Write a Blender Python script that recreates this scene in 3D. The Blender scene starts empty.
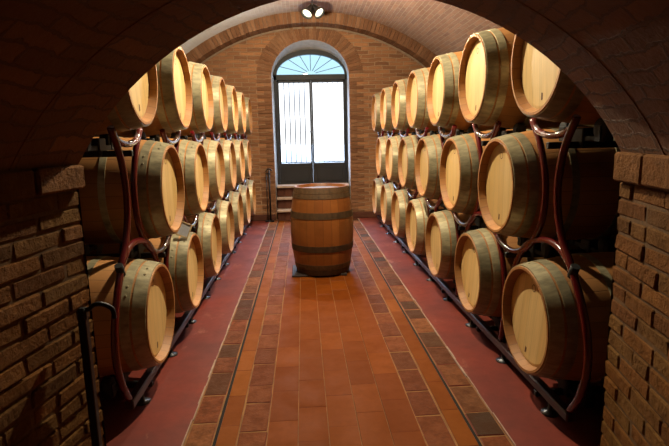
import bpy, bmesh, math, random
from mathutils import Vector, Matrix
random.seed(7)
PI = math.pi
S = bpy.context.scene
COL = S.collection

# ------------------------------------------------------------------ helpers
def lin(r, g, b):
    f = lambda c: (c/255/12.92) if c/255 <= .04045 else ((c/255+.055)/1.055)**2.4
    return (f(r), f(g), f(b), 1)

class MB:
    """collects shapes into one bmesh"""
    def __init__(s):
        s.bm = bmesh.new(); s.uv = s.bm.loops.layers.uv.new('UVMap')
    def face(s, pts, mat=0, uvs=None, smooth=False):
        vs = [s.bm.verts.new(p) for p in pts]
        f = s.bm.faces.new(vs); f.material_index = mat; f.smooth = smooth
        if uvs:
            for l, u in zip(f.loops, uvs): l[s.uv].uv = u
        return f
    def hexa(s, P, mat=0, bevel=0):
        """8 points: bottom 4 ccw, top 4 ccw"""
        vs = [s.bm.verts.new(p) for p in P]
        fs = [(3,2,1,0),(4,5,6,7),(0,1,5,4),(1,2,6,5),(2,3,7,6),(3,0,4,7)]
        out = []
        for f in fs:
            q = s.bm.faces.new([vs[i] for i in f]); q.material_index = mat; out.append(q)
        if bevel:
            ed = list({e for f in out for e in f.edges})
            bmesh.ops.bevel(s.bm, geom=ed, offset=bevel, segments=1, affect='EDGES', profile=.6)
    def box(s, c, d, mat=0, bevel=0, M=None):
        x, y, z = d[0]/2, d[1]/2, d[2]/2
        P = [(-x,-y,-z),(x,-y,-z),(x,y,-z),(-x,y,-z),(-x,-y,z),(x,-y,z),(x,y,z),(-x,y,z)]
        C = Vector(c)
        P = [(C + (M @ Vector(p) if M else Vector(p))) for p in P]
        s.hexa(P, mat, bevel)
    def grid(s, fn, nu, nv, mat=0, uv=None, smooth=False, flip=False, closeu=False):
        V = [[s.bm.verts.new(fn(i, j)) for j in range(nv+1)] for i in range(nu if closeu else nu+1)]
        n = len(V)
        for i in range(nu):
            for j in range(nv):
                a, b, c, d = (i,j), ((i+1), j), ((i+1), j+1), (i, j+1)
                q = [a, b, c, d]
                if flip: q = q[::-1]
                f = s.bm.faces.new([V[k[0] % n][k[1]] for k in q]); f.material_index = mat; f.smooth = smooth
                if uv:
                    for l, k in zip(f.loops, q): l[s.uv].uv = uv(*k)
        return V
    def tube(s, pts, r, seg=8, cap=True, mat=0, smooth=True, sub=5):
        P = [Vector(p) for p in pts]
        if sub > 1 and len(P) > 2:
            Q = []
            for i in range(len(P)-1):
                p0 = P[i-1] if i > 0 else P[i]*2-P[i+1]
                p1, p2 = P[i], P[i+1]
                p3 = P[i+2] if i+2 < len(P) else P[i+1]*2-P[i]
                for k in range(sub):
                    t = k/sub
                    Q.append(.5*((2*p1)+(-p0+p2)*t+(2*p0-5*p1+4*p2-p3)*t*t+(-p0+3*p1-3*p2+p3)*t**3))
            Q.append(P[-1]); P = Q
        rings = []; nrm = None
        for i, p in enumerate(P):
            t = (P[min(i+1, len(P)-1)]-P[max(i-1, 0)]).normalized()
            if nrm is None:
                a = Vector((1,0,0)) if abs(t.x) < .9 else Vector((0,0,1))
                nrm = (a - t*a.dot(t)).normalized()
            else:
                nrm = (nrm - t*nrm.dot(t)).normalized()
            b = t.cross(nrm)
            rr = r(i/(len(P)-1)) if callable(r) else r
            rings.append([s.bm.verts.new(p+rr*(math.cos(2*PI*k/seg)*nrm+math.sin(2*PI*k/seg)*b)) for k in range(seg)])
        for i in range(len(rings)-1):
            for k in range(seg):
                f = s.bm.faces.new([rings[i][k], rings[i][(k+1) % seg], rings[i+1][(k+1) % seg], rings[i+1][k]])
                f.smooth = smooth; f.material_index = mat
        if cap:
            f = s.bm.faces.new(rings[0][::-1]); f.material_index = mat
            f = s.bm.faces.new(rings[-1]); f.material_index = mat
    def lathe(s, prof, seg=48, M=None, mat=0, smooth=True, cap0=False, cap1=False):
        """prof: list of (axial, radius); axis = local X"""
        rings = []
        for a, r in prof:
            ring = []
            for k in range(seg):
                t = 2*PI*k/seg
                p = Vector((a, r*math.cos(t), r*math.sin(t)))
                ring.append(s.bm.verts.new(M @ p if M else p))
            rings.append(ring)
        for i in range(len(rings)-1):
            for k in range(seg):
                f = s.bm.faces.new([rings[i][k], rings[i+1][k], rings[i+1][(k+1) % seg], rings[i][(k+1) % seg]])
                f.smooth = smooth; f.material_index = mat
        if cap0: s.bm.faces.new(rings[0]).material_index = mat
        if cap1: s.bm.faces.new(rings[-1][::-1]).material_index = mat
    def build(s, name, mats, parent=None, loc=None, recalc=True, sharp=None):
        if recalc: bmesh.ops.recalc_face_normals(s.bm, faces=s.bm.faces)
        me = bpy.data.meshes.new(name); s.bm.to_mesh(me); s.bm.free()
        for m in (mats if isinstance(mats, (list, tuple)) else [mats]): me.materials.append(m)
        if sharp: me.set_sharp_from_angle(angle=sharp)
        o = bpy.data.objects.new(name, me); COL.objects.link(o)
        if parent: o.parent = parent
        if loc: o.location = loc
        return o

def tag(o, label=None, cat=None, group=None, kind=None):
    if label: o['label'] = label
    if cat: o['category'] = cat
    if group: o['group'] = group
    if kind: o['kind'] = kind
    return o
def struct(o): o['kind'] = 'structure'; return o
def empty(name, loc, rz=0):
    o = bpy.data.objects.new(name, None); COL.objects.link(o)
    o.location = loc; o.rotation_euler = (0, 0, rz); o.empty_display_size = .1
    return o
def ref(o, parent, loc=None, rot=None):
    c = o.copy(); COL.objects.link(c); c.parent = parent
    if loc is not None: c.location = loc
    if rot is not None: c.rotation_euler = rot
    return c

# ------------------------------------------------------------------ materials
class NT:
    def __init__(s, name):
        s.m = bpy.data.materials.new(name); s.m.use_nodes = True
        s.t = s.m.node_tree; s.b = s.t.nodes['Principled BSDF']; s.out = s.t.nodes['Material Output']
    def n(s, typ, **kw):
        o = s.t.nodes.new(typ)
        for k, v in kw.items():
            if k in o.inputs: o.inputs[k].default_value = v
            else: setattr(o, k, v)
        return o
    def l(s, a, b): s.t.links.new(a, b)
    def put(s, sock, v):
        if hasattr(v, 'links') or isinstance(v, bpy.types.NodeSocket): s.l(v, sock)
        else: sock.default_value = v
    def math(s, op, a, b=None):
        o = s.n('ShaderNodeMath'); o.operation = op
        s.put(o.inputs[0], a)
        if b is not None: s.put(o.inputs[1], b)
        return o.outputs[0]
    def mix(s, f, a, b, blend='MIX'):
        o = s.n('ShaderNodeMix'); o.data_type = 'RGBA'; o.blend_type = blend
        s.put(o.inputs[0], f); s.put(o.inputs[6], a); s.put(o.inputs[7], b)
        return o.outputs[2]
    def ramp(s, f, *stops):
        o = s.n('ShaderNodeValToRGB'); s.l(f, o.inputs[0])
        e = o.color_ramp.elements
        while len(e) < len(stops): e.new(.5)
        for i, (p, c) in enumerate(stops):
            e[i].position = p; e[i].color = c if len(c) == 4 else (*c, 1)
        return o.outputs[0]
    def noise(s, vec, scale, detail=4, rough=.55):
        o = s.n('ShaderNodeTexNoise', Scale=scale, Detail=detail, Roughness=rough)
        s.l(vec, o.inputs['Vector']); return o.outputs[0]
    def mapping(s, vec, scale=(1,1,1), rot=(0,0,0), loc=(0,0,0)):
        o = s.n('ShaderNodeMapping'); s.l(vec, o.inputs[0])
        o.inputs['Scale'].default_value = scale; o.inputs['Rotation'].default_value = rot; o.inputs['Location'].default_value = loc
        return o.outputs[0]
    def coord(s, k='Object'): return s.n('ShaderNodeTexCoord').outputs[k]
    def bump(s, h, strength, dist):
        o = s.n('ShaderNodeBump', Strength=strength, Distance=dist); s.l(h, o.inputs['Height'])
        s.l(o.outputs[0], s.b.inputs['Normal'])
    def set(s, **kw):
        for k, v in kw.items():
            s.put(s.b.inputs[k.replace('_', ' ')], v)
        return s

G = lambda v: (v, v, v, 1)
def stave_mat(name, c0, c1, nst=28, rough=.55, dirt=.35):
    t = NT(name); co = t.coord()
    sp = t.n('ShaderNodeSeparateXYZ'); t.l(co, sp.inputs[0])
    a = t.math('ARCTAN2', sp.outputs[1], sp.outputs[2])
    a = t.math('MULTIPLY', t.math('ADD', a, PI), nst/(2*PI))
    idx = t.math('FLOOR', a); fr = t.math('FRACT', a)
    wn = t.n('ShaderNodeTexWhiteNoise'); wn.noise_dimensions = '1D'; t.l(idx, wn.inputs['W'])
    g = t.noise(t.mapping(co, (3, 38, 38)), 1.6, 6, .6)
    blot = t.noise(co, 5, 3)
    col = t.mix(wn.outputs[0], c0, c1)
    col = t.mix(t.math('MULTIPLY', g, .55), col, tuple(c*.55 for c in c0[:3])+(1,))
    rnd = t.n('ShaderNodeObjectInfo').outputs['Random']
    v = t.math('ADD', t.math('MULTIPLY', rnd, .35), .8)
    hs = t.n('ShaderNodeHueSaturation'); t.l(v, hs.inputs['Value']); t.l(col, hs.inputs['Color'])
    col = t.mix(t.ramp(blot, (.45, G(0)), (.75, G(dirt))), hs.outputs[0], tuple(c*.4 for c in c0[:3])+(1,))
    seam = t.math('ABSOLUTE', t.math('SUBTRACT', fr, .5))
    sm = t.ramp(seam, (.455, G(0)), (.495, G(1)))
    col = t.mix(t.math('MULTIPLY', sm, .6), col, tuple(c*.25 for c in c0[:3])+(1,))
    t.set(Base_Color=col, Roughness=rough)
    h = t.math('SUBTRACT', t.math('MULTIPLY', g, .3), sm); t.bump(h, .35, .002)
    return t.m
def head_mat(name, c0, c1):
    t = NT(name); co = t.coord()
    sp = t.n('ShaderNodeSeparateXYZ'); t.l(co, sp.inputs[0])
    a = t.math('ADD', t.math('MULTIPLY', sp.outputs[1], 1/.078), 20.35)
    idx = t.math('FLOOR', a); fr = t.math('FRACT', a)
    rnd = t.n('ShaderNodeObjectInfo').outputs['Random']
    wn = t.n('ShaderNodeTexWhiteNoise'); wn.noise_dimensions = '1D'
    t.l(t.math('ADD', idx, t.math('MULTIPLY', rnd, 91)), wn.inputs['W'])
    g = t.noise(t.mapping(co, (10, 46, 3)), 1.5, 6, .62)
    col = t.mix(wn.outputs[0], c0, c1)
    col = t.mix(t.ramp(g, (.4, G(0)), (.75, G(.5))), col, tuple(c*.62 for c in c0[:3])+(1,))
    hs = t.n('ShaderNodeHueSaturation'); t.l(t.math('ADD', t.math('MULTIPLY', rnd, .2), .88), hs.inputs['Value']); t.l(col, hs.inputs['Color'])
    seam = t.math('ABSOLUTE', t.math('SUBTRACT', fr, .5))
    sm = t.ramp(seam, (.47, G(0)), (.497, G(1)))
    col = t.mix(t.math('MULTIPLY', sm, .45), hs.outputs[0], tuple(c*.3 for c in c0[:3])+(1,))
    t.set(Base_Color=col, Roughness=.5)
    t.bump(t.math('SUBTRACT', t.math('MULTIPLY', g, .2), sm), .25, .0015)
    return t.m
def metal_mat(name, c, rough=.42, metallic=.75, var=.5):
    t = NT(name); co = t.coord()
    n1 = t.noise(t.mapping(co, (4, 14, 14)), 2.2, 5, .65); n2 = t.noise(co, 9, 3)
    rnd = t.n('ShaderNodeObjectInfo').outputs['Random']
    col = t.mix(t.ramp(n1, (.35, G(0)), (.7, G(1))), c, tuple(x*(1-var) for x in c[:3])+(1,))
    hs = t.n('ShaderNodeHueSaturation'); t.l(t.math('ADD', t.math('MULTIPLY', rnd, .55), .6), hs.inputs['Value']); t.l(col, hs.inputs['Color'])
    t.set(Base_Color=hs.outputs[0], Metallic=metallic, Roughness=t.ramp(n2, (.3, G(rough-.08)), (.7, G(rough+.15))))
    t.bump(n1, .12, .001)
    return t.m
def paint_mat(name, c, rough=.3, glint=None):
    t = NT(name); co = t.coord(); n = t.noise(co, 14, 5, .65)
    col = t.mix(t.ramp(n, (.4, G(0)), (.75, G(.6))), c, tuple(x*.5 for x in c[:3])+(1,))
    if glint:
        col = t.mix(t.ramp(t.noise(co, 22, 4, .7), (.5, G(0)), (.6, G(1))), col, glint)
    t.set(Base_Color=col, Roughness=rough, Coat_Weight=.4, Coat_Roughness=.15)
    return t.m
def brick_mat(name, cA, cB, cM, coords='UV', bw=.25, rh=.066, mortar=.007, distort=.012, bump=.6, blot=.5, rough=.85, pale_left=0, rot=0):
    t = NT(name); co = t.coord(coords); ob = t.coord('Object')
    nv = t.n('ShaderNodeTexNoise', Scale=3.2, Detail=4.0); t.l(ob, nv.inputs['Vector'])
    vm = t.n('ShaderNodeVectorMath'); vm.operation = 'MULTIPLY_ADD'
    t.l(nv.outputs['Color'], vm.inputs[0]); vm.inputs[1].default_value = (distort*2.2, distort*2.2, 0); t.l(co, vm.inputs[2])
    nv2 = t.n('ShaderNodeTexNoise', Scale=26.0, Detail=3.0); t.l(ob, nv2.inputs['Vector'])
    vm2 = t.n('ShaderNodeVectorMath'); vm2.operation = 'MULTIPLY_ADD'
    t.l(nv2.outputs['Color'], vm2.inputs[0]); vm2.inputs[1].default_value = (distort*.6, distort*.6, 0); t.l(vm.outputs[0], vm2.inputs[2])
    vec = vm2.outputs[0]
    if rot: vec = t.mapping(vec, rot=(0, 0, rot))
    br = t.n('ShaderNodeTexBrick'); t.l(vec, br.inputs['Vector'])
    br.inputs['Scale'].default_value = 1; br.inputs['Brick Width'].default_value = bw; br.inputs['Row Height'].default_value = rh
    br.inputs['Mortar Size'].default_value = mortar; br.inputs['Mortar Smooth'].default_value = .25; br.inputs['Bias'].default_value = 0
    br.inputs['Color1'].default_value = G(0); br.inputs['Color2'].default_value = G(1); br.inputs['Mortar'].default_value = G(.5)
    n1 = t.noise(ob, 2.3, 5, .6); n2 = t.noise(ob, 34, 5, .7)
    col = t.mix(br.outputs['Color'], cA, cB)
    col = t.mix(t.ramp(n1, (.35, G(0)), (.72, G(blot))), col, tuple(x*.45 for x in cA[:3])+(1,))
    col = t.mix(t.ramp(n2, (.4, G(0)), (.8, G(.55))), col, tuple(x*.5 for x in cA[:3])+(1,))
    col = t.mix(br.outputs['Fac'], col, cM)
    if pale_left:
        w = t.ramp(t.noise(ob, 1.1, 6, .7), (.30, G(.2)), (.47, G(pale_left)))
        xs = t.n('ShaderNodeSeparateXYZ'); t.l(ob, xs.inputs[0])          # whitish patches, strongest towards the left of the vault
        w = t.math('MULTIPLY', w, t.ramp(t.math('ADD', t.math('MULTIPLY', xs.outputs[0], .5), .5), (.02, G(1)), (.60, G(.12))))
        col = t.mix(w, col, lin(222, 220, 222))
    t.set(Base_Color=col, Roughness=rough)
    h = t.math('SUBTRACT', t.math('MULTIPLY', n2, .5), br.outputs['Fac']); t.bump(h, bump, .012)
    return t.m
def island_mat(name, cols, rough=.6, bump=.3, bscale=30, dark=.5, spec=.25, blot=6, bd=.008):
    """one colour per separate tile or brick, with speckle"""
    t = NT(name); co = t.coord()
    r = t.n('ShaderNodeNewGeometry').outputs['Random Per Island']
    st = [(i/max(1, len(cols)-1), c) for i, c in enumerate(cols)]
    col = t.ramp(r, *st)
    n1 = t.noise(co, bscale, 6, .7); n2 = t.noise(co, blot, 4, .6)
    col = t.mix(t.ramp(n1, (.4, G(0)), (.8, G(dark))), col, tuple(x*.4 for x in cols[0][:3])+(1,))
    col = t.mix(t.ramp(n2, (.42, G(0)), (.75, G(dark))), col, tuple(x*.45 for x in cols[0][:3])+(1,))
    t.set(Base_Color=col, Roughness=t.ramp(n2, (.3, G(rough-.1)), (.7, G(min(1, rough+.1)))), Specular_IOR_Level=spec)
    t.bump(n1, bump, bd)
    return t.m
def plain_mat(name, c, rough=.6, metallic=0, noise=.25, scale=20, bump=.1):
    t = NT(name); co = t.coord(); n = t.noise(co, scale, 5, .6)
    col = t.mix(t.ramp(n, (.35, G(0)), (.75, G(1))), c, tuple(x*(1-noise) for x in c[:3])+(1,))
    t.set(Base_Color=col, Roughness=rough, Metallic=metallic); t.bump(n, bump, .004)
    return t.m
def glass_mat(name, tint, gloss=.06):
    t = NT(name); t.t.nodes.remove(t.b)
    tr = t.n('ShaderNodeBsdfTransparent'); tr.inputs[0].default_value = tint
    gl = t.n('ShaderNodeBsdfGlossy'); gl.inputs['Roughness'].default_value = .03
    mx = t.n('ShaderNodeMixShader'); mx.inputs[0].default_value = gloss
    t.l(tr.outputs[0], mx.inputs[1]); t.l(gl.outputs[0], mx.inputs[2]); t.l(mx.outputs[0], t.out.inputs[0])
    return t.m

M = {}
M['stave'] = stave_mat('oak_staves', lin(194, 136, 76), lin(172, 112, 56))
M['head'] = head_mat('oak_head', lin(226, 192, 130), lin(212, 172, 106))
M['hoop'] = metal_mat('galvanised_hoop', lin(182, 170, 134), .42, .3)
M['old_stave'] = stave_mat('stained_staves', lin(150, 88, 38), lin(130, 72, 29), 24, .42, .5)
M['old_head'] = head_mat('stained_head', lin(84, 56, 40), lin(70, 46, 32))
M['old_hoop'] = metal_mat('rusty_hoop', lin(98, 72, 46), .6, .25)
M['stamp'] = plain_mat('burnt_stamp', lin(96, 56, 26), .7)
M['tube'] = paint_mat('oxblood_tube', lin(92, 14, 18), .24)
M['cradle'] = paint_mat('glint_cradle', lin(120, 44, 42), .22, lin(150, 130, 132))  # silver patches paint in daylight reflected by the glossy red tube
M['black'] = plain_mat('black_rubber', lin(7, 7, 7), .6, 0, .3)
M['rail'] = plain_mat('dark_rail', lin(44, 20, 20), .4, .1)
M['foot'] = metal_mat('zinc_foot', lin(90, 92, 96), .35, .8)
M['iron'] = plain_mat('black_iron', lin(26, 25, 27), .45, .5)
M['brick_back'] = brick_mat('wall_brick_back', lin(182, 124, 80), lin(116, 74, 46), lin(160, 128, 98), distort=.03, bump=1.0, blot=.7)
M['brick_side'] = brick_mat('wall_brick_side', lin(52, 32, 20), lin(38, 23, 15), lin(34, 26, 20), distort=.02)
M['vault'] = brick_mat('vault_brick', lin(172, 122, 92), lin(136, 92, 70), lin(166, 140, 120), bw=.26, rh=.062, mortar=.006, distort=.008, bump=.45, blot=.35, pale_left=.92)
M['soffit'] = brick_mat('soffit_brick', lin(128, 78, 32), lin(100, 60, 25), lin(88, 56, 27), distort=.05, bump=1.0, blot=.75)
M['pier'] = island_mat('pier_brick', [lin(124, 78, 30), lin(138, 88, 36), lin(112, 66, 25), lin(130, 92, 42), lin(106, 70, 31)], .9, 1.0, 30, .75, .2, 9, .022)
M['pier_mortar'] = plain_mat('pier_mortar', lin(108, 76, 40), .95, 0, .5, 40, .6)
M['voussoir'] = island_mat('voussoir_brick', [lin(140, 96, 66), lin(114, 76, 52), lin(152, 110, 80)], .85, .6, 40, .45)
M['joint'] = plain_mat('pale_joint', lin(150, 126, 104), .9, 0, .4, 30, .4)
M['plaster'] = plain_mat('reveal_plaster', lin(188, 184, 182), .85, 0, .3, 9, .3)
M['screed'] = None
M['tile'] = island_mat('terracotta_tile', [lin(130, 64, 16), lin(118, 56, 13), lin(138, 70, 19)], .6, .12, 26, .28, .06)
M['smooth'] = island_mat('ochre_tile', [lin(136, 72, 20), lin(122, 62, 16), lin(144, 80, 24)], .6, .12, 26, .25, .06)
M['rough'] = island_mat('worn_brick_paver', [lin(112, 66, 38), lin(146, 88, 50), lin(78, 54, 36), lin(132, 70, 38), lin(66, 50, 36)], .65, .8, 30, .7, .08, 11)
M['rough_red'] = island_mat('red_brick_paver', [lin(126, 66, 34), lin(98, 52, 30), lin(138, 76, 40), lin(84, 48, 30)], .65, .8, 30, .65, .08, 11)
M['grout'] = plain_mat('floor_grout', lin(160, 112, 62), .9, 0, .5, 9, .2)
M['edge'] = plain_mat('edge_mortar', lin(178, 150, 132), .9, 0, .5, 14, .2)
M['groove'] = plain_mat('groove_dirt', lin(28, 20, 16), .95)
M['doormetal'] = plain_mat('door_paint', lin(17, 14, 17), .6, 0, .35, 8)
M['bar'] = plain_mat('grille_bar', lin(52, 52, 58), .5, .3)
M['brass'] = metal_mat('handle_metal', lin(70, 66, 62), .3, .9)
M['tread'] = plain_mat('stone_tread', lin(176, 150, 132), .75, 0, .35, 12, .3)
M['riser'] = island_mat('riser_brick', [lin(96, 56, 40), lin(80, 46, 34)], .9, .5)
M['glass'] = glass_mat('door_glass', (1, 1, 1, 1))
M['fanglass'] = glass_mat('fan_glass', (.29, .46, .54, 1), .04)
M['card'] = plain_mat('card_face', lin(196, 198, 204), .5, 0, .2, 40)
M['cardframe'] = plain_mat('card_frame', lin(206, 178, 132), .5)
M['lampblack'] = plain_mat('lamp_black', lin(18, 17, 18), .35)
M['boardwood'] = plain_mat('dark_board', lin(40, 26, 20), .7)
M['ground'] = plain_mat('pale_gravel', lin(118, 116, 112), .9, 0, .3, 6, .3)
t = NT('red_screed'); co = t.coord()
n1 = t.noise(co, 1.6, 6, .62); n2 = t.noise(co, 18, 5, .7); n3 = t.noise(t.mapping(co, (1, .5, 1), loc=(4, 2, 0)), 3.1, 7, .72)
c = t.mix(t.ramp(n1, (.35, G(0)), (.7, G(1))), lin(132, 58, 46), lin(92, 40, 32))
c = t.mix(t.ramp(n2, (.45, G(0)), (.8, G(.5))), c, lin(90, 40, 32))
c = t.mix(t.ramp(n3, (.6, G(0)), (.68, G(.5))), c, lin(176, 120, 100))
t.set(Base_Color=c, Specular_IOR_Level=.3, Roughness=t.ramp(n1, (.3, G(.36)), (.7, G(.55)))); t.bump(n2, .2, .004)
M['screed'] = t.m
def lens_mat():
    t = NT('lamp_lens'); t.set(Base_Color=lin(235, 240, 230), Roughness=.2)
    t.b.inputs['Emission Color'].default_value = (1, 1, .92, 1); t.b.inputs['Emission Strength'].default_value = .35
    return t.m
M['lens'] = lens_mat()

# ------------------------------------------------------------------ measures (metres)
HX_L, HX_R = -.860, 1.173          # planes of the barrel heads on the left and on the right
PITCH = .960
YL, YR = 2.886, 2.546              # first barrel of bottom and top tiers
Z = {'bottom': .490, 'middle': 1.176, 'top': 1.871}
XC = .18                           # axis of the cellar
X0, X1 = -2.12, 2.46               # side walls
Y0, Y1 = 2.0, 9.20                 # arch wall (cellar face) and back wall
VR, VZ = 3.58, 0.0                 # cellar vault radius, centre height
SK = .20                           # the passage runs askew: dX/dY
AC, AR, AZ = .22, 1.255, .783      # near arch at Y0: centre x, radius, centre z
PX0, PX1 = -.875, 1.31             # passage side faces at Y0

# ------------------------------------------------------------------ floor
fl = MB()
def flat(x0, x1, y0, y1, z, mat):
    fl.face([(x0,y0,z),(x1,y0,z),(x1,y1,z),(x0,y1,z)], mat)
YA, YB = 1.2, 9.45
flat(-2.6, -.64, YA, YB, 0, 0); flat(.98, 3.0, YA, YB, 0, 0)
flat(-.74, 1.08, YA, YB, -.006, 1)
for gx in (-.488, .822): flat(gx-.008, gx+.008, YA, YB, -.0055, 2)
def tiles(x0, x1, L0, L1, mat, gap, jit, zj, bev, off=0, cross=None):
    y = YA - off
    while y < YB:
        L = random.uniform(L0, L1); a, b = max(y, YA), min(y+L, YB)
        if b-a > .03:
            j = lambda: random.uniform(-jit, jit)
            z0, z1 = -.02, random.uniform(-zj, 0)
            g = gap/2; h = (gap if cross is None else cross)/2
            P = [(x0+g+j(), a+h+j()), (x1-g+j(), a+h+j()), (x1-g+j(), b-h+j()), (x0+g+j(), b-h+j())]
            fl.hexa([(p[0], p[1], z0) for p in P]+[(p[0], p[1], z1) for p in P], mat, bev)
        y += L
tiles(-.64, -.496, .22, .30, 4, .006, .004, .004, .006)
tiles(-.480, -.378, .30, .34, 3, .004, .0005, .001, .001, cross=.0015)
tiles(-.378, -.226, .20, .30, 5, .006, .004, .004, .006)
for k in range(5):
    tiles(-.226+k*.1572, -.226+(k+1)*.1572, .318, .322, 6, .004, .0005, .0006, .0008, off=(.16 if k % 2 else 0)+.04*k, cross=.0012)
tiles(.560, .712, .22, .30, 5, .006, .004, .004, .006)
tiles(.712, .814, .30, .34, 3, .004, .0005, .001, .001, cross=.0015)
tiles(.830, .98, .22, .30, 4, .006, .004, .004, .006)
for ex in (-.643, .983):
    y = YA
    while y < 9.2:
        L = random.uniform(.10, .3); wd = random.uniform(.002, .008); sh = random.uniform(-.004, .004)
        fl.hexa([(ex+sh-wd, y, -.01), (ex+sh+wd, y, -.01), (ex+sh+wd, y+L, -.01), (ex+sh-wd, y+L, -.01),
                 (ex+sh-wd*.8, y, .0015), (ex+sh+wd*.8, y, .0015), (ex+sh+wd*.8, y+L, .0015), (ex+sh-wd*.8, y+L, .0015)], 7)
        y += L
flat(-4, 4, -2.6, YA, 0, 0)
floor = struct(fl.build('floor', [M['screed'], M['grout'], M['groove'], M['smooth'], M['rough'], M['rough_red'], M['tile'], M['edge']], recalc=False))

# ------------------------------------------------------------------ cellar shell
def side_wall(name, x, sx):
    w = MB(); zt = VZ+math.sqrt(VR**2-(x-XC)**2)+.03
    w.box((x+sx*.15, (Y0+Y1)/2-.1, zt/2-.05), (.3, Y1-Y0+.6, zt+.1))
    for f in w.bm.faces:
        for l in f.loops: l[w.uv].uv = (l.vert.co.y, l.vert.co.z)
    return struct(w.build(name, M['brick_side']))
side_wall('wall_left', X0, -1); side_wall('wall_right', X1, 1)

v = MB()
a0 = math.asin((X0-.3-XC)/VR); a1 = math.asin((X1+.3-XC)/VR); NU = 40
def vp(r):
    def fn(i, j):
        a = a0+(a1-a0)*i/NU
        return (XC+r*math.sin(a), Y0-.4+(Y1+.5-Y0)*j/12, VZ+r*math.cos(a))
    return fn
vuv = lambda i, j: ((Y1-Y0)*j/12, VR*(a0+(a1-a0)*i/NU))
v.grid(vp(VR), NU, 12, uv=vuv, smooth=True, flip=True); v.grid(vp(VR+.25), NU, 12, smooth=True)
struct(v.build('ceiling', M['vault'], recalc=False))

# back wall with arched door recess
DX, DH = .17, .69                 # recess centre and half width at the wall face
def recess(n, half, spring, rise, z0):
    pts = [(DX-half, z0), (DX-half, spring)]
    pts += [(DX+half*math.cos(PI-PI*k/n), spring+rise*math.sin(PI*k/n)) for k in range(1, n)]
    return pts+[(DX+half, spring), (DX+half, z0)]
NR = 24
ro = recess(NR, DH, 2.55, .635, 0)
ri = recess(NR, .675, 2.60, .455, 0)
w = MB()
def outer(k):
    n = len(ro)-1; x, z = ro[k]
    if k == 0: return (X0-.3, 0)
    if k == 1: return (X0-.3, 2.6)
    if k == n: return (X1+.3, 0)
    if k == n-1: return (X1+.3, 2.6)
    t = (k-1)/(n-2); return (X0-.3+(X1-X0+.6)*t, 3.9)
for k in range(len(ro)-1):
    a, b, c, d = ro[k], ro[k+1], outer(k+1), outer(k)
    P = [(a[0], Y1, a[1]), (b[0], Y1, b[1]), (c[0], Y1, c[1]), (d[0], Y1, d[1])]
    w.face(P, 0, [(p[0], p[2]) for p in P])
    P2 = [(p[0], Y1+.62, p[2]) for p in P][::-1]; w.face(P2, 0, [(p[0], p[2]) for p in P2])
    e, f = ri[k], ri[k+1]
    w.face([(a[0], Y1, a[1]), (e[0], Y1+.40, e[1]), (f[0], Y1+.40, f[1]), (b[0], Y1, b[1])], 1)
    w.face([(e[0], Y1+.40, e[1]), (a[0], Y1+.62, a[1]), (b[0], Y1+.62, b[1]), (f[0], Y1+.40, f[1])], 1)
struct(w.build('wall_back', [M['brick_back'], M['plaster']], recalc=False))

# soldier ring over the back wall (one brick arch under the vault), and brick ring round the door
def ring_bricks(b, cx, cz, rx0, rz0, th, y0, y1, aa, ab, n, mat, gap=.006, bev=.004):
    for k in range(n):
        t0 = aa+(ab-aa)*k/n; t1 = aa+(ab-aa)*(k+1)/n
        g = gap/rx0/2; t0 += g; t1 -= g
        jr = random.uniform(-.004, .004); jy = random.uniform(-.006, .004)
        pt = lambda t, e: (cx+(rx0+e)*math.sin(t), cz+(rz0+e)*math.cos(t))
        A, B, C, D = pt(t0, jr), pt(t1, jr), pt(t1, th), pt(t0, th)
        P = [A, B, C, D]
        b.hexa([(p[0], y0+jy, p[1]) for p in P][::1]+[(p[0], y1, p[1]) for p in P], mat, bev)
r = MB()
RR = 3.40
ring_bricks(r, XC, VZ, RR, RR, .19, 8.86, 9.22, -.72, .74, 74, 0)
def jf(rr):
    return lambda i, j: (XC+rr*math.sin(-.73+1.48*i/40), (8.875, 9.22)[j], VZ+rr*math.cos(-.73+1.48*i/40))
r.grid(jf(RR+.008), 40, 1, 1)
r.grid(lambda i, j: (XC+(RR+.008+.18*j)*math.sin(-.73+1.48*i/40), 8.872, VZ+(RR+.008+.18*j)*math.cos(-.73+1.48*i/40)), 40, 1, 1)
r.grid(lambda i, j: (XC+(RR-.03+.03*j)*math.sin(-.70+1.42*i/40), 9.185, VZ+(RR-.03+.03*j)*math.cos(-.70+1.42*i/40)), 40, 1, 1)
r.grid(lambda i, j: (XC+(RR-.03)*math.sin(-.70+1.42*i/40), 9.185+.03*j, VZ+(RR-.03)*math.cos(-.70+1.42*i/40)), 40, 1, 1)
struct(r.build('trim_1', [M['voussoir'], M['joint']]))
r = MB()
ring_bricks(r, DX, 2.55, DH+.008, .643, .25, Y1-.012, Y1+.05, -1.5, 1.5, 40, 0, .008)
for sx in (-1, 1):
    z = .02; k = 0
    while z < 2.52:
        wd = .25 if k % 2 else .13
        xa = DX+sx*(DH+.006); xb = xa+sx*wd
        r.box(((xa+xb)/2, Y1+.015, z+.029), (abs(xb-xa), .05+random.uniform(0, .012), .056), 0, .004); z += .066; k += 1
struct(r.build('trim_2', [M['voussoir']]))
b = MB()
for xa, xb in ((X0, DX-DH-.02), (DX+DH+.02, X1)):
    b.box(((xa+xb)/2, Y1-.03, .055), (xb-xa, .07, .11), 0, .01)
struct(b.build('baseboard_back', [M['riser']]))

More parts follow.
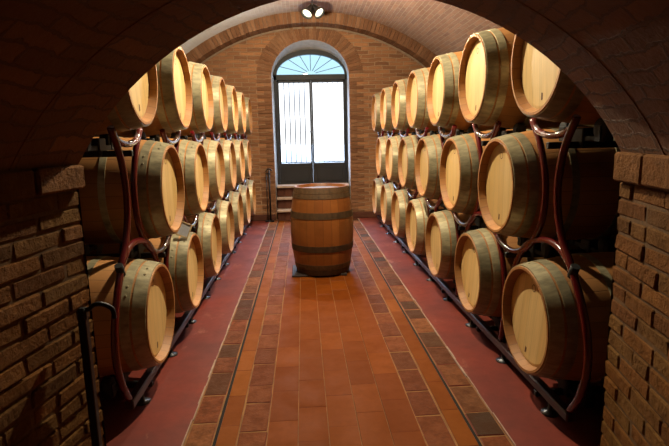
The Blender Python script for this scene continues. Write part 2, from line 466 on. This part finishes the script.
# ------------------------------------------------------------------ near arch wall, passage
def arc_pts(rad, n, cx, zs):
    """arch profile from left springing to right springing"""
    h0, h1 = PX0-AC, PX1-AC
    A = math.atan2(zs-AZ, h0); B = math.atan2(zs-AZ, h1)
    return [(cx+rad*math.cos(A+(B-A)*k/n), AZ+rad*math.sin(A+(B-A)*k/n)) for k in range(n+1)]
ZS = AZ+math.sqrt(AR**2-1.09**2)     # springing height about 1.41
NA = 36
def profile(y, rad):
    c = AC+(y-Y0)*SK
    return arc_pts(rad, NA, c, ZS)
f = MB()
YF = 1.66
for (ya, yb, rad) in ((YF, Y0, AR), (-2.4, YF, AR+.002)):
    n = 14 if ya < 0 else 4
    def fn(i, j, ya=ya, yb=yb, rad=rad, n=n):
        y = ya+(yb-ya)*j/n; p = profile(y, rad)[i]; return (p[0], y, p[1])
    f.grid(fn, NA, n, 0, uv=lambda i, j, ya=ya, yb=yb, n=n: (ya+(yb-ya)*j/n, 1.3*2.1*i/NA), smooth=True)
p0 = profile(YF, AR); p1 = profile(YF, AR+.002)
for k in range(NA):
    f.face([(p0[k][0], YF, p0[k][1]), (p1[k][0], YF, p1[k][1]), (p1[k+1][0], YF, p1[k+1][1]), (p0[k+1][0], YF, p0[k+1][1])], 0)
# upper skin of the passage vault
def fo(i, j):
    y = -2.4+(Y0-.05+2.4)*j/6; p = profile(y, AR+.3)[i]; return (p[0], y, p[1])
f.grid(fo, NA, 6, 0, smooth=True)
struct(f.build('ceiling_passage', M['soffit'], recalc=False))
# cellar face of the arch wall
w = MB()
pr = profile(Y0, AR)
def band(yy, fl_):
    for k in range(NA):
        a, c = pr[k], pr[k+1]
        ta, tb = k/NA, (k+1)/NA
        A, B = (X0-.3+(X1-X0+.6)*ta, 3.95), (X0-.3+(X1-X0+.6)*tb, 3.95)
        P = [(a[0], yy, a[1]), (c[0], yy, c[1]), (B[0], yy, B[1]), (A[0], yy, A[1])]
        if fl_: P = P[::-1]
        w.face(P, 0, [(p[0], p[2]) for p in P])
band(Y0, False)
for sx, xe, xi in ((-1, X0-.3, PX0), (1, X1+.3, PX1)):
    zi = pr[0][1] if sx < 0 else pr[-1][1]
    P = [(xe, Y0, 0), (xi, Y0, 0), (xi, Y0, zi), (xe, Y0, 3.95)]
    if sx > 0: P = P[::-1]
    w.face(P, 0, [(p[0], p[2]) for p in P])
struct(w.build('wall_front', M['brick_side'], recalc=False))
# passage side walls: mortar core with individual bricks laid on it
def pier(name, x_at_y0, sx, seed, ch):
    rnd = random.Random(seed)
    d = Vector((-SK, -1, 0)).normalized()          # along the wall towards the camera
    nrm = Vector((1, -SK, 0)).normalized()*(-sx)    # out of the wall face, into the passage
    P0 = Vector((x_at_y0, Y0, 0))
    b = MB(); LEN = 4.2
    def blk(s0, s1, z0, z1, e0, e1, mat, bev, jit=0):
        """s along the wall, e outwards from the wall face"""
        P = []
        for z in (z0, z1):
            for s, e in ((s0, e0), (s1, e0), (s1, e1), (s0, e1)):
                q = P0+d*s+nrm*e+Vector((0, 0, z))
                if s == 0: q.y = Y0; q.x = P0.x+nrm.x*e
                q += Vector((rnd.uniform(-jit, jit), rnd.uniform(-jit, jit), rnd.uniform(-jit, jit)))
                P.append(q)
        b.hexa(P, mat, bev)
    blk(.006, LEN, 0, ZS-.002, -.9, -.007, 1, 0)
    z = .004; k = 0
    while z + ch < ZS-.055:
        s = 0.0; first = True
        while s < 2.6:
            L = (.125 if k % 2 else .25) if first else rnd.choice((.25, .25, .25, .13))
            L *= rnd.uniform(.94, 1.05)
            j = rnd.uniform(-.004, .003)
            blk(s+(.004 if not first else 0), s+L-.006, z+.004+rnd.uniform(-.002, .002), z+ch-.005, -.10, j, 0, .006, .0035)
            s += L; first = False
        z += ch; k += 1
    s = 0.0                                         # projecting springer course
    while s < 2.6:
        L = .25*rnd.uniform(.95, 1.05)
        blk(s+.003 if s else 0, s+L-.006, z+.004, ZS+.004, -.10, .03+rnd.uniform(-.004, .004), 0, .008, .003)
        s += L
    return struct(b.build(name, [M['pier'], M['pier_mortar']]))
pier('wall_passage_left', PX0, -1, 3, .0655); pier('wall_passage_right', PX1, 1, 5, .0715)
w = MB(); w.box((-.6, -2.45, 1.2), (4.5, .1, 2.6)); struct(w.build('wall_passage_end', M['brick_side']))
b = MB()
pc = Vector((PX1+.008, Y0-.075, 1.208)); dW = Vector((-SK, -1, 0)).normalized()
for (ds, dz, a, h) in ((.0, .0, .028, .026), (.035, .004, .05, .008), (.085, -.016, .018, .02)):
    b.box(pc+dW*ds+Vector((-.006, 0, dz)), (.012, a, h), 0, .003)
o = b.build('mortar_patch', plain_mat('lime_patch', lin(200, 190, 160), .9), loc=None)
tag(o, 'small pale blob of lime mortar stuck on the right brick pillar', 'mortar')

# ------------------------------------------------------------------ door in the back wall
DY = 9.55
door = struct(empty('door_1', (.17, DY, .60)))
def D(x, y, z): return (x-.17, y-DY, z-.60)
def part(mb, name, mat, parent=door): return mb.build(name, mat, parent)
m = MB()
for x0, x1, z0, z1 in ((-.50, -.445, .6, 2.64), (.815, .87, .6, 2.64), (-.50, .87, 2.535, 2.635)):
    m.box(D((x0+x1)/2, DY, (z0+z1)/2), (x1-x0, .09, z1-z0), 0, .006)
def fan(rx, rz, k, n=28): t = PI-PI*k/n; return (.185+rx*math.cos(t), 2.635+rz*math.sin(t))
n = 28
for k in range(n):
    P = [fan(.625, .355, k), fan(.70, .44, k), fan(.70, .44, k+1), fan(.625, .355, k+1)]
    m.hexa([D(p[0], DY-.045, p[1]) for p in P]+[D(p[0], DY+.045, p[1]) for p in P])
part(m, 'door_frame', M['doormetal'])
m = MB()
for ang in (25, 50, 72, 90, 108, 130, 155):
    t = math.radians(ang); c, s_ = math.cos(t), math.sin(t)
    m.tube([D(.185+.10*c, DY, 2.635+.07*s_), D(.185+.625*c, DY, 2.635+.355*s_)], .0055, 6, sub=1)
fb = part(m, 'fanlight_bars', M['bar'])
m = MB()
for k in range(n):
    a, c = fan(.63, .36, k), fan(.63, .36, k+1)
    m.face([D(.185, DY+.02, 2.635), D(a[0], DY+.02, a[1]), D(c[0], DY+.02, c[1])])
part(m, 'fanlight_pane', M['fanglass'])
for x0, x1 in ((-.443, .182), (.184, .813)):
    lf = MB(); st = .035
    lf.box(D(x0+st/2 if x0 < 0 else x0+.014, DY, 1.57), (st if x0 < 0 else .028, .05, 1.92), 0, .004)
    lf.box(D(x1-.016 if x0 < 0 else x1-st/2, DY, 1.57), (.032 if x0 < 0 else st, .05, 1.92), 0, .004)
    lf.box(D((x0+x1)/2, DY, 2.515), (x1-x0, .05, .035), 0, .004)
    lf.box(D((x0+x1)/2, DY, .815), (x1-x0, .045, .41), 0, .006)
    lf.box(D((x0+x1)/2, DY-.028, .815), (x1-x0-.14, .012, .28), 0, .005)
    L = part(lf, 'door_leaf', M['doormetal'])
    g = MB(); g.box(D((x0+x1)/2, DY, 1.76), (x1-x0-.05, .006, 1.49)); part(g, 'pane', M['glass'], L)
    nb = 6
    gr = MB()
    for k in range(1, nb):
        x = x0+.03+(x1-x0-.06)*k/nb
        gr.tube([D(x, DY+.10, 1.02), D(x, DY+.10, 2.52)], .010 if x0 < 0 else .004, 6, sub=1)
    gr.box(D((x0+x1)/2, DY+.10, 1.03), (x1-x0-.04, .012, .02)); gr.box(D((x0+x1)/2, DY+.10, 2.51), (x1-x0-.04, .012, .02))
    part(gr, 'grille', M['bar'], L)
    if x0 < 0:
        h = MB(); h.box(D(.166, DY-.03, 1.58), (.03, .012, .16), 0, .004)
        h.tube([D(.166, DY-.03, 1.60), D(.166, DY-.075, 1.60), D(.13, DY-.08, 1.60), D(.06, DY-.08, 1.598)], .008, 8, sub=3)
        part(h, 'door_handle', M['brass'], L)

st = empty('door_steps', (.17, 9.2, 0))
tag(st, 'flight of brick steps with pale stone treads under the arched door', 'steps')
for z, yf, th in ((.21, 9.0, .045), (.42, 9.13, .045), (.63, 9.215, .045)):
    yb = 9.60
    a = MB(); a.box((0, (yf+yb)/2-9.2, z-th/2), (1.34, yb-yf, th), 0, .008); a.build('tread', M['tread'], st)
    a = MB()
    x = -.655
    while x < .65:
        a.box((x+.06, yf+.06+.05-9.2, z-th-.0825), (.125, .10, .165), 0, .004); x += .131
    a.build('riser', M['riser'], st)
a = MB()
for z, yf in ((.165, 9.10), (.375, 9.22), (.585, 9.30)): a.box((0, (yf+9.62)/2-9.2, z/2), (1.345, 9.62-yf, z))
a.build('step_core', M['riser'], st)
hr = empty('handrail_post', (-.62, 9.04, 0))
tag(hr, 'thin dark iron handrail post with hooked top left of the door steps', 'post')
a = MB(); a.tube([(0, 0, .01), (0, 0, .93)], .014, 8, sub=1); a.build('pole', M['iron'], hr)
a = MB(); a.tube([(-.055, 0, .90), (-.03, 0, .945), (.02, 0, .95), (.05, 0, .92)], .013, 8); a.build('hook', M['iron'], hr)
a = MB(); a.tube([(-.05, 0, .012), (-.05, 0, .87)], .007, 6, sub=1); a.box((-.02, 0, .87), (.09, .02, .02)); a.build('side_rod', M['iron'], hr)
a = MB(); a.box((-.02, 0, .012), (.16, .10, .024), 0, .004); a.build('base_plate', M['iron'], hr)

# outside: ground beyond the door
g = MB(); g.face([(-30, 9.82, .5), (30, 9.82, .5), (30, 70, .5), (-30, 70, .5)])
struct(g.build('floor_outside', M['ground'], recalc=False))

# ------------------------------------------------------------------ barrels
BL, RB, RH = .95, .350, .290
def rad(x):                                       # x measured from the middle
    return RB-(RB-RH)*(abs(x)/(BL/2))**2
def make_barrel(name, staves, head, hoop, stamps=True, nh=((.006, .073), (.086, .134), (.315, .355)), rim=.022, recess=.042):
    root = empty(name, (0, 0, 0))
    h = BL/2; N = 22
    prof = [(-h+.001+recess+.012, RH-rim-.012), (-h, RH-rim*.75), (-h, RH-.003)]
    prof += [(-h+BL*k/N, rad(-h+BL*k/N)) for k in range(1, N)]
    prof += [(h, RH-.003), (h, RH-rim*.75), (h-recess-.012, RH-rim-.012)]
    b = MB(); b.lathe(prof, 72)
    st_ = b.build('staves', staves, root, sharp=.6)
    parts = [st_]
    for sx in (1, -1):
        b = MB()
        R_ = RH-rim-.006
        b.lathe([(sx*(h-recess), .0005), (sx*(h-recess), .1), (sx*(h-recess), R_-.02), (sx*(h-recess-.006), R_+.002)], 72, smooth=False)
        hd = b.build('head', head, root); parts.append(hd)
        if stamps and sx == 1:
            b = MB(); xs = h-recess+.0008
            b.grid(lambda i, j: (xs, (.016+.005*j)*math.cos(2*PI*i/20), .185+(.016+.005*j)*math.sin(2*PI*i/20)), 20, 1, closeu=True)
            sp = b.build('stamp', M['stamp'], hd)
            b = MB(); b.face([(xs, -.010, -.216), (xs, .008, -.212), (xs, .010, -.180), (xs, -.006, -.176)])
            b.build('brand_mark', M['stamp'], hd)
    for sx in (1, -1):
        for (a, c) in nh:
            b = MB(); n = 5; pr_ = []
            e = .0045
            xs = [h-(a+(c-a)*k/n) for k in range(n+1)]
            pr_ = [(sx*xs[0], rad(xs[0])-.003)]+[(sx*x, rad(x)+e) for x in xs]+[(sx*xs[-1], rad(xs[-1])-.003)]
            b.lathe(pr_, 72)
            xm = (xs[0]+xs[-1])/2
            for dx in (-.014, .014):
                ph = .35+a*6
                rr = rad(xm)+e
                Mx = Matrix.Translation((sx*xm, 0, 0)) @ Matrix.Rotation(ph+dx/rr*2, 4, 'X') @ Matrix.Translation((0, 0, rr)) @ Matrix.Rotation(PI/2, 4, 'Y')
                b.lathe([(-.0035, .001), (-.003, .006), (0, .0085)], 8, Mx)
            hp = b.build('hoop', hoop, root, sharp=.6); parts.append(hp)
    return root
proto = make_barrel('wine_barrel', M['stave'], M['head'], M['hoop'])
def place_barrel(first, loc, rz, roll, label, group):
    r_ = proto if first else proto.copy()
    if not first:
        COL.objects.link(r_)
    r_.location = loc; r_.rotation_euler = (0, 0, rz)
    tag(r_, label, 'barrel', group)
    for ch in list(proto.children) if not first else list(r_.children):
        c = ch if first else ref(ch, r_)
        c.location = (0, 0, RB); c.rotation_euler = (roll, 0, 0)
        if not first:
            for gch in ch.children: ref(gch, c)
ORD = ['nearest', 'second', 'third', 'fourth', 'fifth', 'sixth', 'farthest']
rr = random.Random(11)
first = True; pending = []
for side, hx, y0, rz in (('left', HX_L, YL, 0), ('right', HX_R, YR, PI)):
    for tier, n in (('bottom', 7), ('middle', 6), ('top', 7)):
        for i in range(n):
            y = y0+PITCH*(i+(.5 if tier == 'middle' else 0))
            x = hx-BL/2 if side == 'left' else hx+BL/2
            place = ORD[i] if i < n-1 else 'farthest'
            lab = {'nearest': f'oak barrel in {tier} tier of {side} rack, nearest the brick pillar',
                   'farthest': f'oak barrel in {tier} tier of {side} rack, farthest, beside the back wall'}.get(
                   place, f'oak barrel in {tier} tier of {side} rack, {place} from the brick pillar')
            pending.append(((x, y, Z[tier]-RB), rz, rr.uniform(-.25, .25), lab, f'barrels on the {tier} tier of the {side} rack'))
for p in pending[1:]: place_barrel(False, *p)
place_barrel(True, *pending[0])
# upright barrel in the aisle
cb = make_barrel('wine_barrel', M['old_stave'], M['old_head'], M['old_hoop'], False, nh=((.004, .062), (.066, .118), (.262, .33)), recess=.03)
cb.location = (.187, 5.5, .022)
for c in cb.children:
    c.location = (0, 0, BL/2); c.rotation_euler = (0, -PI/2, 0)
tag(cb, 'reddish stained old wine barrel standing upright in the tiled aisle', 'barrel')
b = MB(); b.box((.14, 5.50, .011), (.60, .46, .022), 0, .004)
tag(b.build('base_board', M['boardwood']), 'dark square board on the floor under the upright barrel', 'board')

# ------------------------------------------------------------------ racks
TUBE = .0185
def mesh_only(mb, name, mat):
    o = mb.build(name, mat); me = o.data; bpy.data.objects.remove(o); return me
def yz(pts): return [(0, a, c) for a, c in pts]
zT, zM, zB = Z['top'], Z['middle'], Z['bottom']
u = MB(); u.tube(yz([(-.225, 1.565), (-.16, 1.503), (0, 1.478), (.16, 1.503), (.235, 1.565)]), TUBE, 10); me_u = mesh_only(u, 'cradle', M['cradle'])
half = [(-.245, 1.565), (-.36, 1.42), (-.435, 1.22), (-.415, 1.03), (-.30, .875), (-.14, .79)]
u = MB(); u.tube(yz(half+[(0, .768)]+[(-a, c) for a, c in half[::-1]]), TUBE, 10); me_cup = mesh_only(u, 'cup_tube', M['tube'])
ha = [(-.40, .12), (-.445, .35), (-.425, .55), (-.35, .735), (-.2, .875)]
u = MB(); u.tube(yz(ha+[(0, .92)]+[(-a, c) for a, c in ha[::-1]]), TUBE, 10); me_arch = mesh_only(u, 'arch_tube', M['tube'])
u = MB(); u.tube(yz([(-.24, .86), (-.14, .912), (0, .925), (.2, .875), (.35, .735), (.425, .55), (.445, .35), (.40, .12)]), TUBE, 10); me_arch1 = mesh_only(u, 'arch_tube', M['tube'])
ep = [(-.225, 1.565), (-.13, 1.42), (-.085, 1.25), (-.10, 1.09), (-.165, .95), (-.26, .84), (-.36, .70), (-.43, .55), (-.445, .40), (-.40, .24), (-.32, .12)]
u = MB(); u.tube(yz(ep), TUBE*1.05, 10); me_post = mesh_only(u, 'end_post', M['tube'])
u = MB(); u.tube(yz([(-a, c) for a, c in ep]), TUBE*1.05, 10); me_post2 = mesh_only(u, 'end_post', M['tube'])
LEN = 6*PITCH+.68
u = MB(); u.box((0, 0, 0), (.05, LEN, .05), 0, .006); me_rail = mesh_only(u, 'rail', M['rail'])
SP = .70
u = MB(); u.box((0, 0, 0), (SP+.05, .03, .035), 0, .004); me_bar = mesh_only(u, 'crossbar', M['black'])
u = MB(); u.box((0, 0, -.045), (.055, .42, .03), 0, .004); u.box((0, 0, -.04), (.075, .10, .10), 0, .006)
for sy in (-1, 1):
    for sx in (-1, 1): u.box((sx*.030, sy*.17, -.02), (.006, .05, .08), 0, .003)
me_brk = mesh_only(u, 'roller_bracket', M['black'])
u = MB(); u.lathe([(-.025, .006), (-.025, .05), (-.02, .055), (.02, .055), (.025, .05), (.025, .006)], 18, cap0=True, cap1=True); me_roll = mesh_only(u, 'roller', M['black'])
Ry = Matrix.Rotation(-PI/2, 4, 'Y')
u = MB(); u.lathe([(0, .001), (0, .046), (.006, .046), (.012, .02), (.02, .011), (.10, .011)], 16, Ry); me_foot = mesh_only(u, 'foot', M['foot'])
for side, hx, y0, s in (('left', HX_L, YL, -1), ('right', HX_R, YR, 1)):
    rk = empty('barrel_rack', (hx+s*.115, y0, 0))
    tag(rk, f'dark red tubular steel barrel rack along the {side} wall, holding three tiers', 'rack')
    def add(name, me, loc, parent=rk, rot=None):
        o = bpy.data.objects.new(name, me); COL.objects.link(o); o.parent = parent; o.location = loc
        if rot: o.rotation_euler = rot
        return o
    for fx in (0, s*SP):
        for i in range(7):
            add('cradle', me_u, (fx, PITCH*i, 0))
            add('arch_tube', me_arch1 if i == 0 else me_arch, (fx, PITCH*i, 0))
            if i < 6: add('cup_tube', me_cup, (fx, PITCH*(i+.5), 0))
        add('end_post', me_post, (fx, 0, 0)); add('end_post', me_post2, (fx, PITCH*6, 0))
        add('rail', me_rail, (fx, PITCH*3, .095))
        for k in range(10): add('foot', me_foot, (fx, -.13+.64*k, 0))
    for zc, n, off in ((zB, 7, 0), (zM, 6, .5), (zT, 7, 0)):
        for i in range(n):
            y = PITCH*(i+off)
            add('crossbar', me_bar, (s*SP/2, y, zc-.443))
            for xo in (.17, SP-.17):
                d = max(0, abs(xo+.115-BL/2)-.026); rw = rad(d)+.055+.0055
                zw = math.sqrt(rw**2-.17**2)
                br = add('roller_bracket', me_brk, (s*xo, y, zc-zw))
                for sy in (-1, 1): add('roller', me_roll, (0, sy*.17, 0), br)
    if True:
        # row clamps where the end post meets the arch
        m = MB(); m.tube([(0, -.265, .80), (0, -.295, .86)], .022, 10, sub=1); m.build('clamp', M['black'], rk)

# card on the left rack
cd = empty('label_card', (-.900, 3.72, .838))
cd.rotation_euler = (math.radians(-12), math.radians(28), math.radians(24))
tag(cd, 'small grey card in a pale frame, tilted, hanging low on the left rack', 'card')
a = MB(); a.box((0, 0, 0), (.080, .004, .100), 0, .001); a.build('card_face', M['card'], cd)
a = MB()
for dx, dz, wx, wz in ((-.042, 0, .009, .108), (.042, 0, .009, .108), (0, .050, .0755, .009), (0, -.050, .0755, .009)):
    a.box((dx, -.001, dz), (wx, .008, wz), 0, .001)
a.build('card_frame', M['cardframe'], cd)
a = MB(); a.tube([(0, .005, .048), (-.02, .03, .06), (-.04, .06, .05)], .0025, 6); a.build('wire', M['iron'], cd)

# iron post with latch arm by the left pillar
ip = empty('iron_post', (-.845, 1.85, 0))
tag(ip, 'black iron post with a hooked latch arm beside the left brick pillar', 'post')
a = MB(); a.box((0, 0, .43), (.030, .030, .86), 0, .003); a.build('pole', M['iron'], ip)
a = MB(); a.tube([(-.01, 0, .875), (.025, 0, .877), (.045, 0, .892), (.068, .01, .892), (.098, .02, .872), (.106, .02, .85), (.106, .02, .83)], .009, 8); a.build('latch_arm', M['iron'], ip)
a = MB(); a.box((0, 0, .858), (.036, .036, .05), 0, .008); a.build('collar', M['iron'], ip)
a = MB(); a.box((0, 0, .008), (.08, .08, .016), 0, .003); a.build('base_plate', M['iron'], ip)

# ------------------------------------------------------------------ ceiling lamp
LX, LY, LZ = .205, 7.95, 3.37
lp = empty('ceiling_lamp', (LX, LY, LZ))
tag(lp, 'black twin spotlight hanging from the brick vault in front of the arched door', 'lamp')
a = MB(); a.tube([(0, 0, .04), (0, 0, .21)], .010, 8, sub=1); a.lathe([(.18, .012), (.188, .055), (.214, .06)], 20, Matrix.Rotation(-PI/2, 4, 'Y')); a.build('stem', M['lampblack'], lp)
for ax, ay, ang in ((-.055, 0, -32), (.065, 0, 40)):
    th = math.radians(ang); dirn = Vector((math.sin(th)*.85, -.62, -math.cos(th))).normalized()
    q = dirn.to_track_quat('X', 'Z').to_matrix().to_4x4()
    Mx = Matrix.Translation((ax*.35, 0, .06)) @ q
    a = MB(); a.lathe([(-.02, .004), (-.02, .03), (.03, .042), (.09, .062), (.15, .082), (.175, .088), (.175, .078), (.14, .07)], 24, Mx)
    s_ = a.build('lamp_shade', M['lampblack'], lp, sharp=.7)
    a = MB(); a.lathe([(.150, .0005), (.150, .04), (.146, .071)], 24, Mx); a.build('lens', M['lens'], s_)

# ------------------------------------------------------------------ light
def spot(name, loc, target, power, color, size, blend=.5, radius=.05):
    l = bpy.data.lights.new(name, 'SPOT'); l.energy = power; l.color = color; l.spot_size = math.radians(size); l.spot_blend = blend; l.shadow_soft_size = radius
    o = bpy.data.objects.new(name, l); COL.objects.link(o); o.location = loc
    o.rotation_euler = (Vector(target)-Vector(loc)).to_track_quat('-Z', 'Y').to_euler(); return o
WARM = (1.0, .86, .61)
def point(name, loc, power, color, radius=.05):
    l = bpy.data.lights.new(name, 'POINT'); l.energy = power; l.color = color; l.shadow_soft_size = radius
    o = bpy.data.objects.new(name, l); COL.objects.link(o); o.location = loc; return o
spot('aisle_lamp_near', (.15, 4.05, 3.2), (.15, 4.05, 0), 395, WARM, 156, .4, .03)
point('vault_fill', (.1, 6.8, 2.95), 210, WARM, .035)  # added fill without a fitting, brightens the vault and back wall
spot('twin_lamp', (LX-.07, LY-.2, LZ-.16), (-.6, 6.6, 0), 40, (1, .88, .68), 110, .5, .05)
spot('twin_lamp', (LX+.08, LY-.2, LZ-.16), (1.1, 6.6, 0), 40, (1, .88, .68), 110, .5, .05)
pt = bpy.data.lights.new('door_portal', 'AREA'); pt.shape = 'RECTANGLE'; pt.size = 1.5; pt.size_y = 2.6; pt.energy = 1
pt.cycles.is_portal = True
po = bpy.data.objects.new('door_portal', pt); COL.objects.link(po); po.location = (.17, 9.85, 1.85); po.rotation_euler = (-PI/2, 0, 0)

W = bpy.data.worlds.new('World'); S.world = W; W.use_nodes = True
nt = W.node_tree; bg = nt.nodes['Background']
tc = nt.nodes.new('ShaderNodeTexCoord'); sx = nt.nodes.new('ShaderNodeSeparateXYZ'); rp = nt.nodes.new('ShaderNodeValToRGB')
nt.links.new(tc.outputs['Generated'], sx.inputs[0]); nt.links.new(sx.outputs[2], rp.inputs[0]); nt.links.new(rp.outputs[0], bg.inputs[0])
e = rp.color_ramp.elements                     # overcast sky: milky horizon, much brighter and bluer overhead
e[0].position = .18; e[0].color = (.072, .074, .077, 1)
e[1].position = .5; e[1].color = (.55, .72, 1, 1)
bg.inputs[1].default_value = 30.0

# ------------------------------------------------------------------ camera
cam = bpy.data.cameras.new('camera'); co_ = bpy.data.objects.new('camera', cam); COL.objects.link(co_)
F, PITCHA, YAW, ROLL, H = 500.06, .17034, .05935, -.02084, 1.49456
cam.sensor_width = 36; cam.lens = F/669*36; cam.clip_start = .02; cam.clip_end = 200
fw = Vector((math.sin(YAW)*math.cos(PITCHA), math.cos(YAW)*math.cos(PITCHA), -math.sin(PITCHA)))
rt = Vector((math.cos(YAW), -math.sin(YAW), 0)); up = rt.cross(fw)
r2 = math.cos(ROLL)*rt+math.sin(ROLL)*up; u2 = -math.sin(ROLL)*rt+math.cos(ROLL)*up
co_.matrix_world = Matrix(((r2.x, u2.x, -fw.x, 0), (r2.y, u2.y, -fw.y, 0), (r2.z, u2.z, -fw.z, H), (0, 0, 0, 1)))
S.camera = co_
S.view_settings.view_transform = 'Standard'; S.view_settings.look = 'None'; S.view_settings.gamma = 1
S.view_settings.exposure = 0; S.view_settings.use_curve_mapping = False
S.cycles.use_denoising = True
S.cycles.max_bounces = 10; S.cycles.diffuse_bounces = 1; S.cycles.sample_clamp_indirect = 6
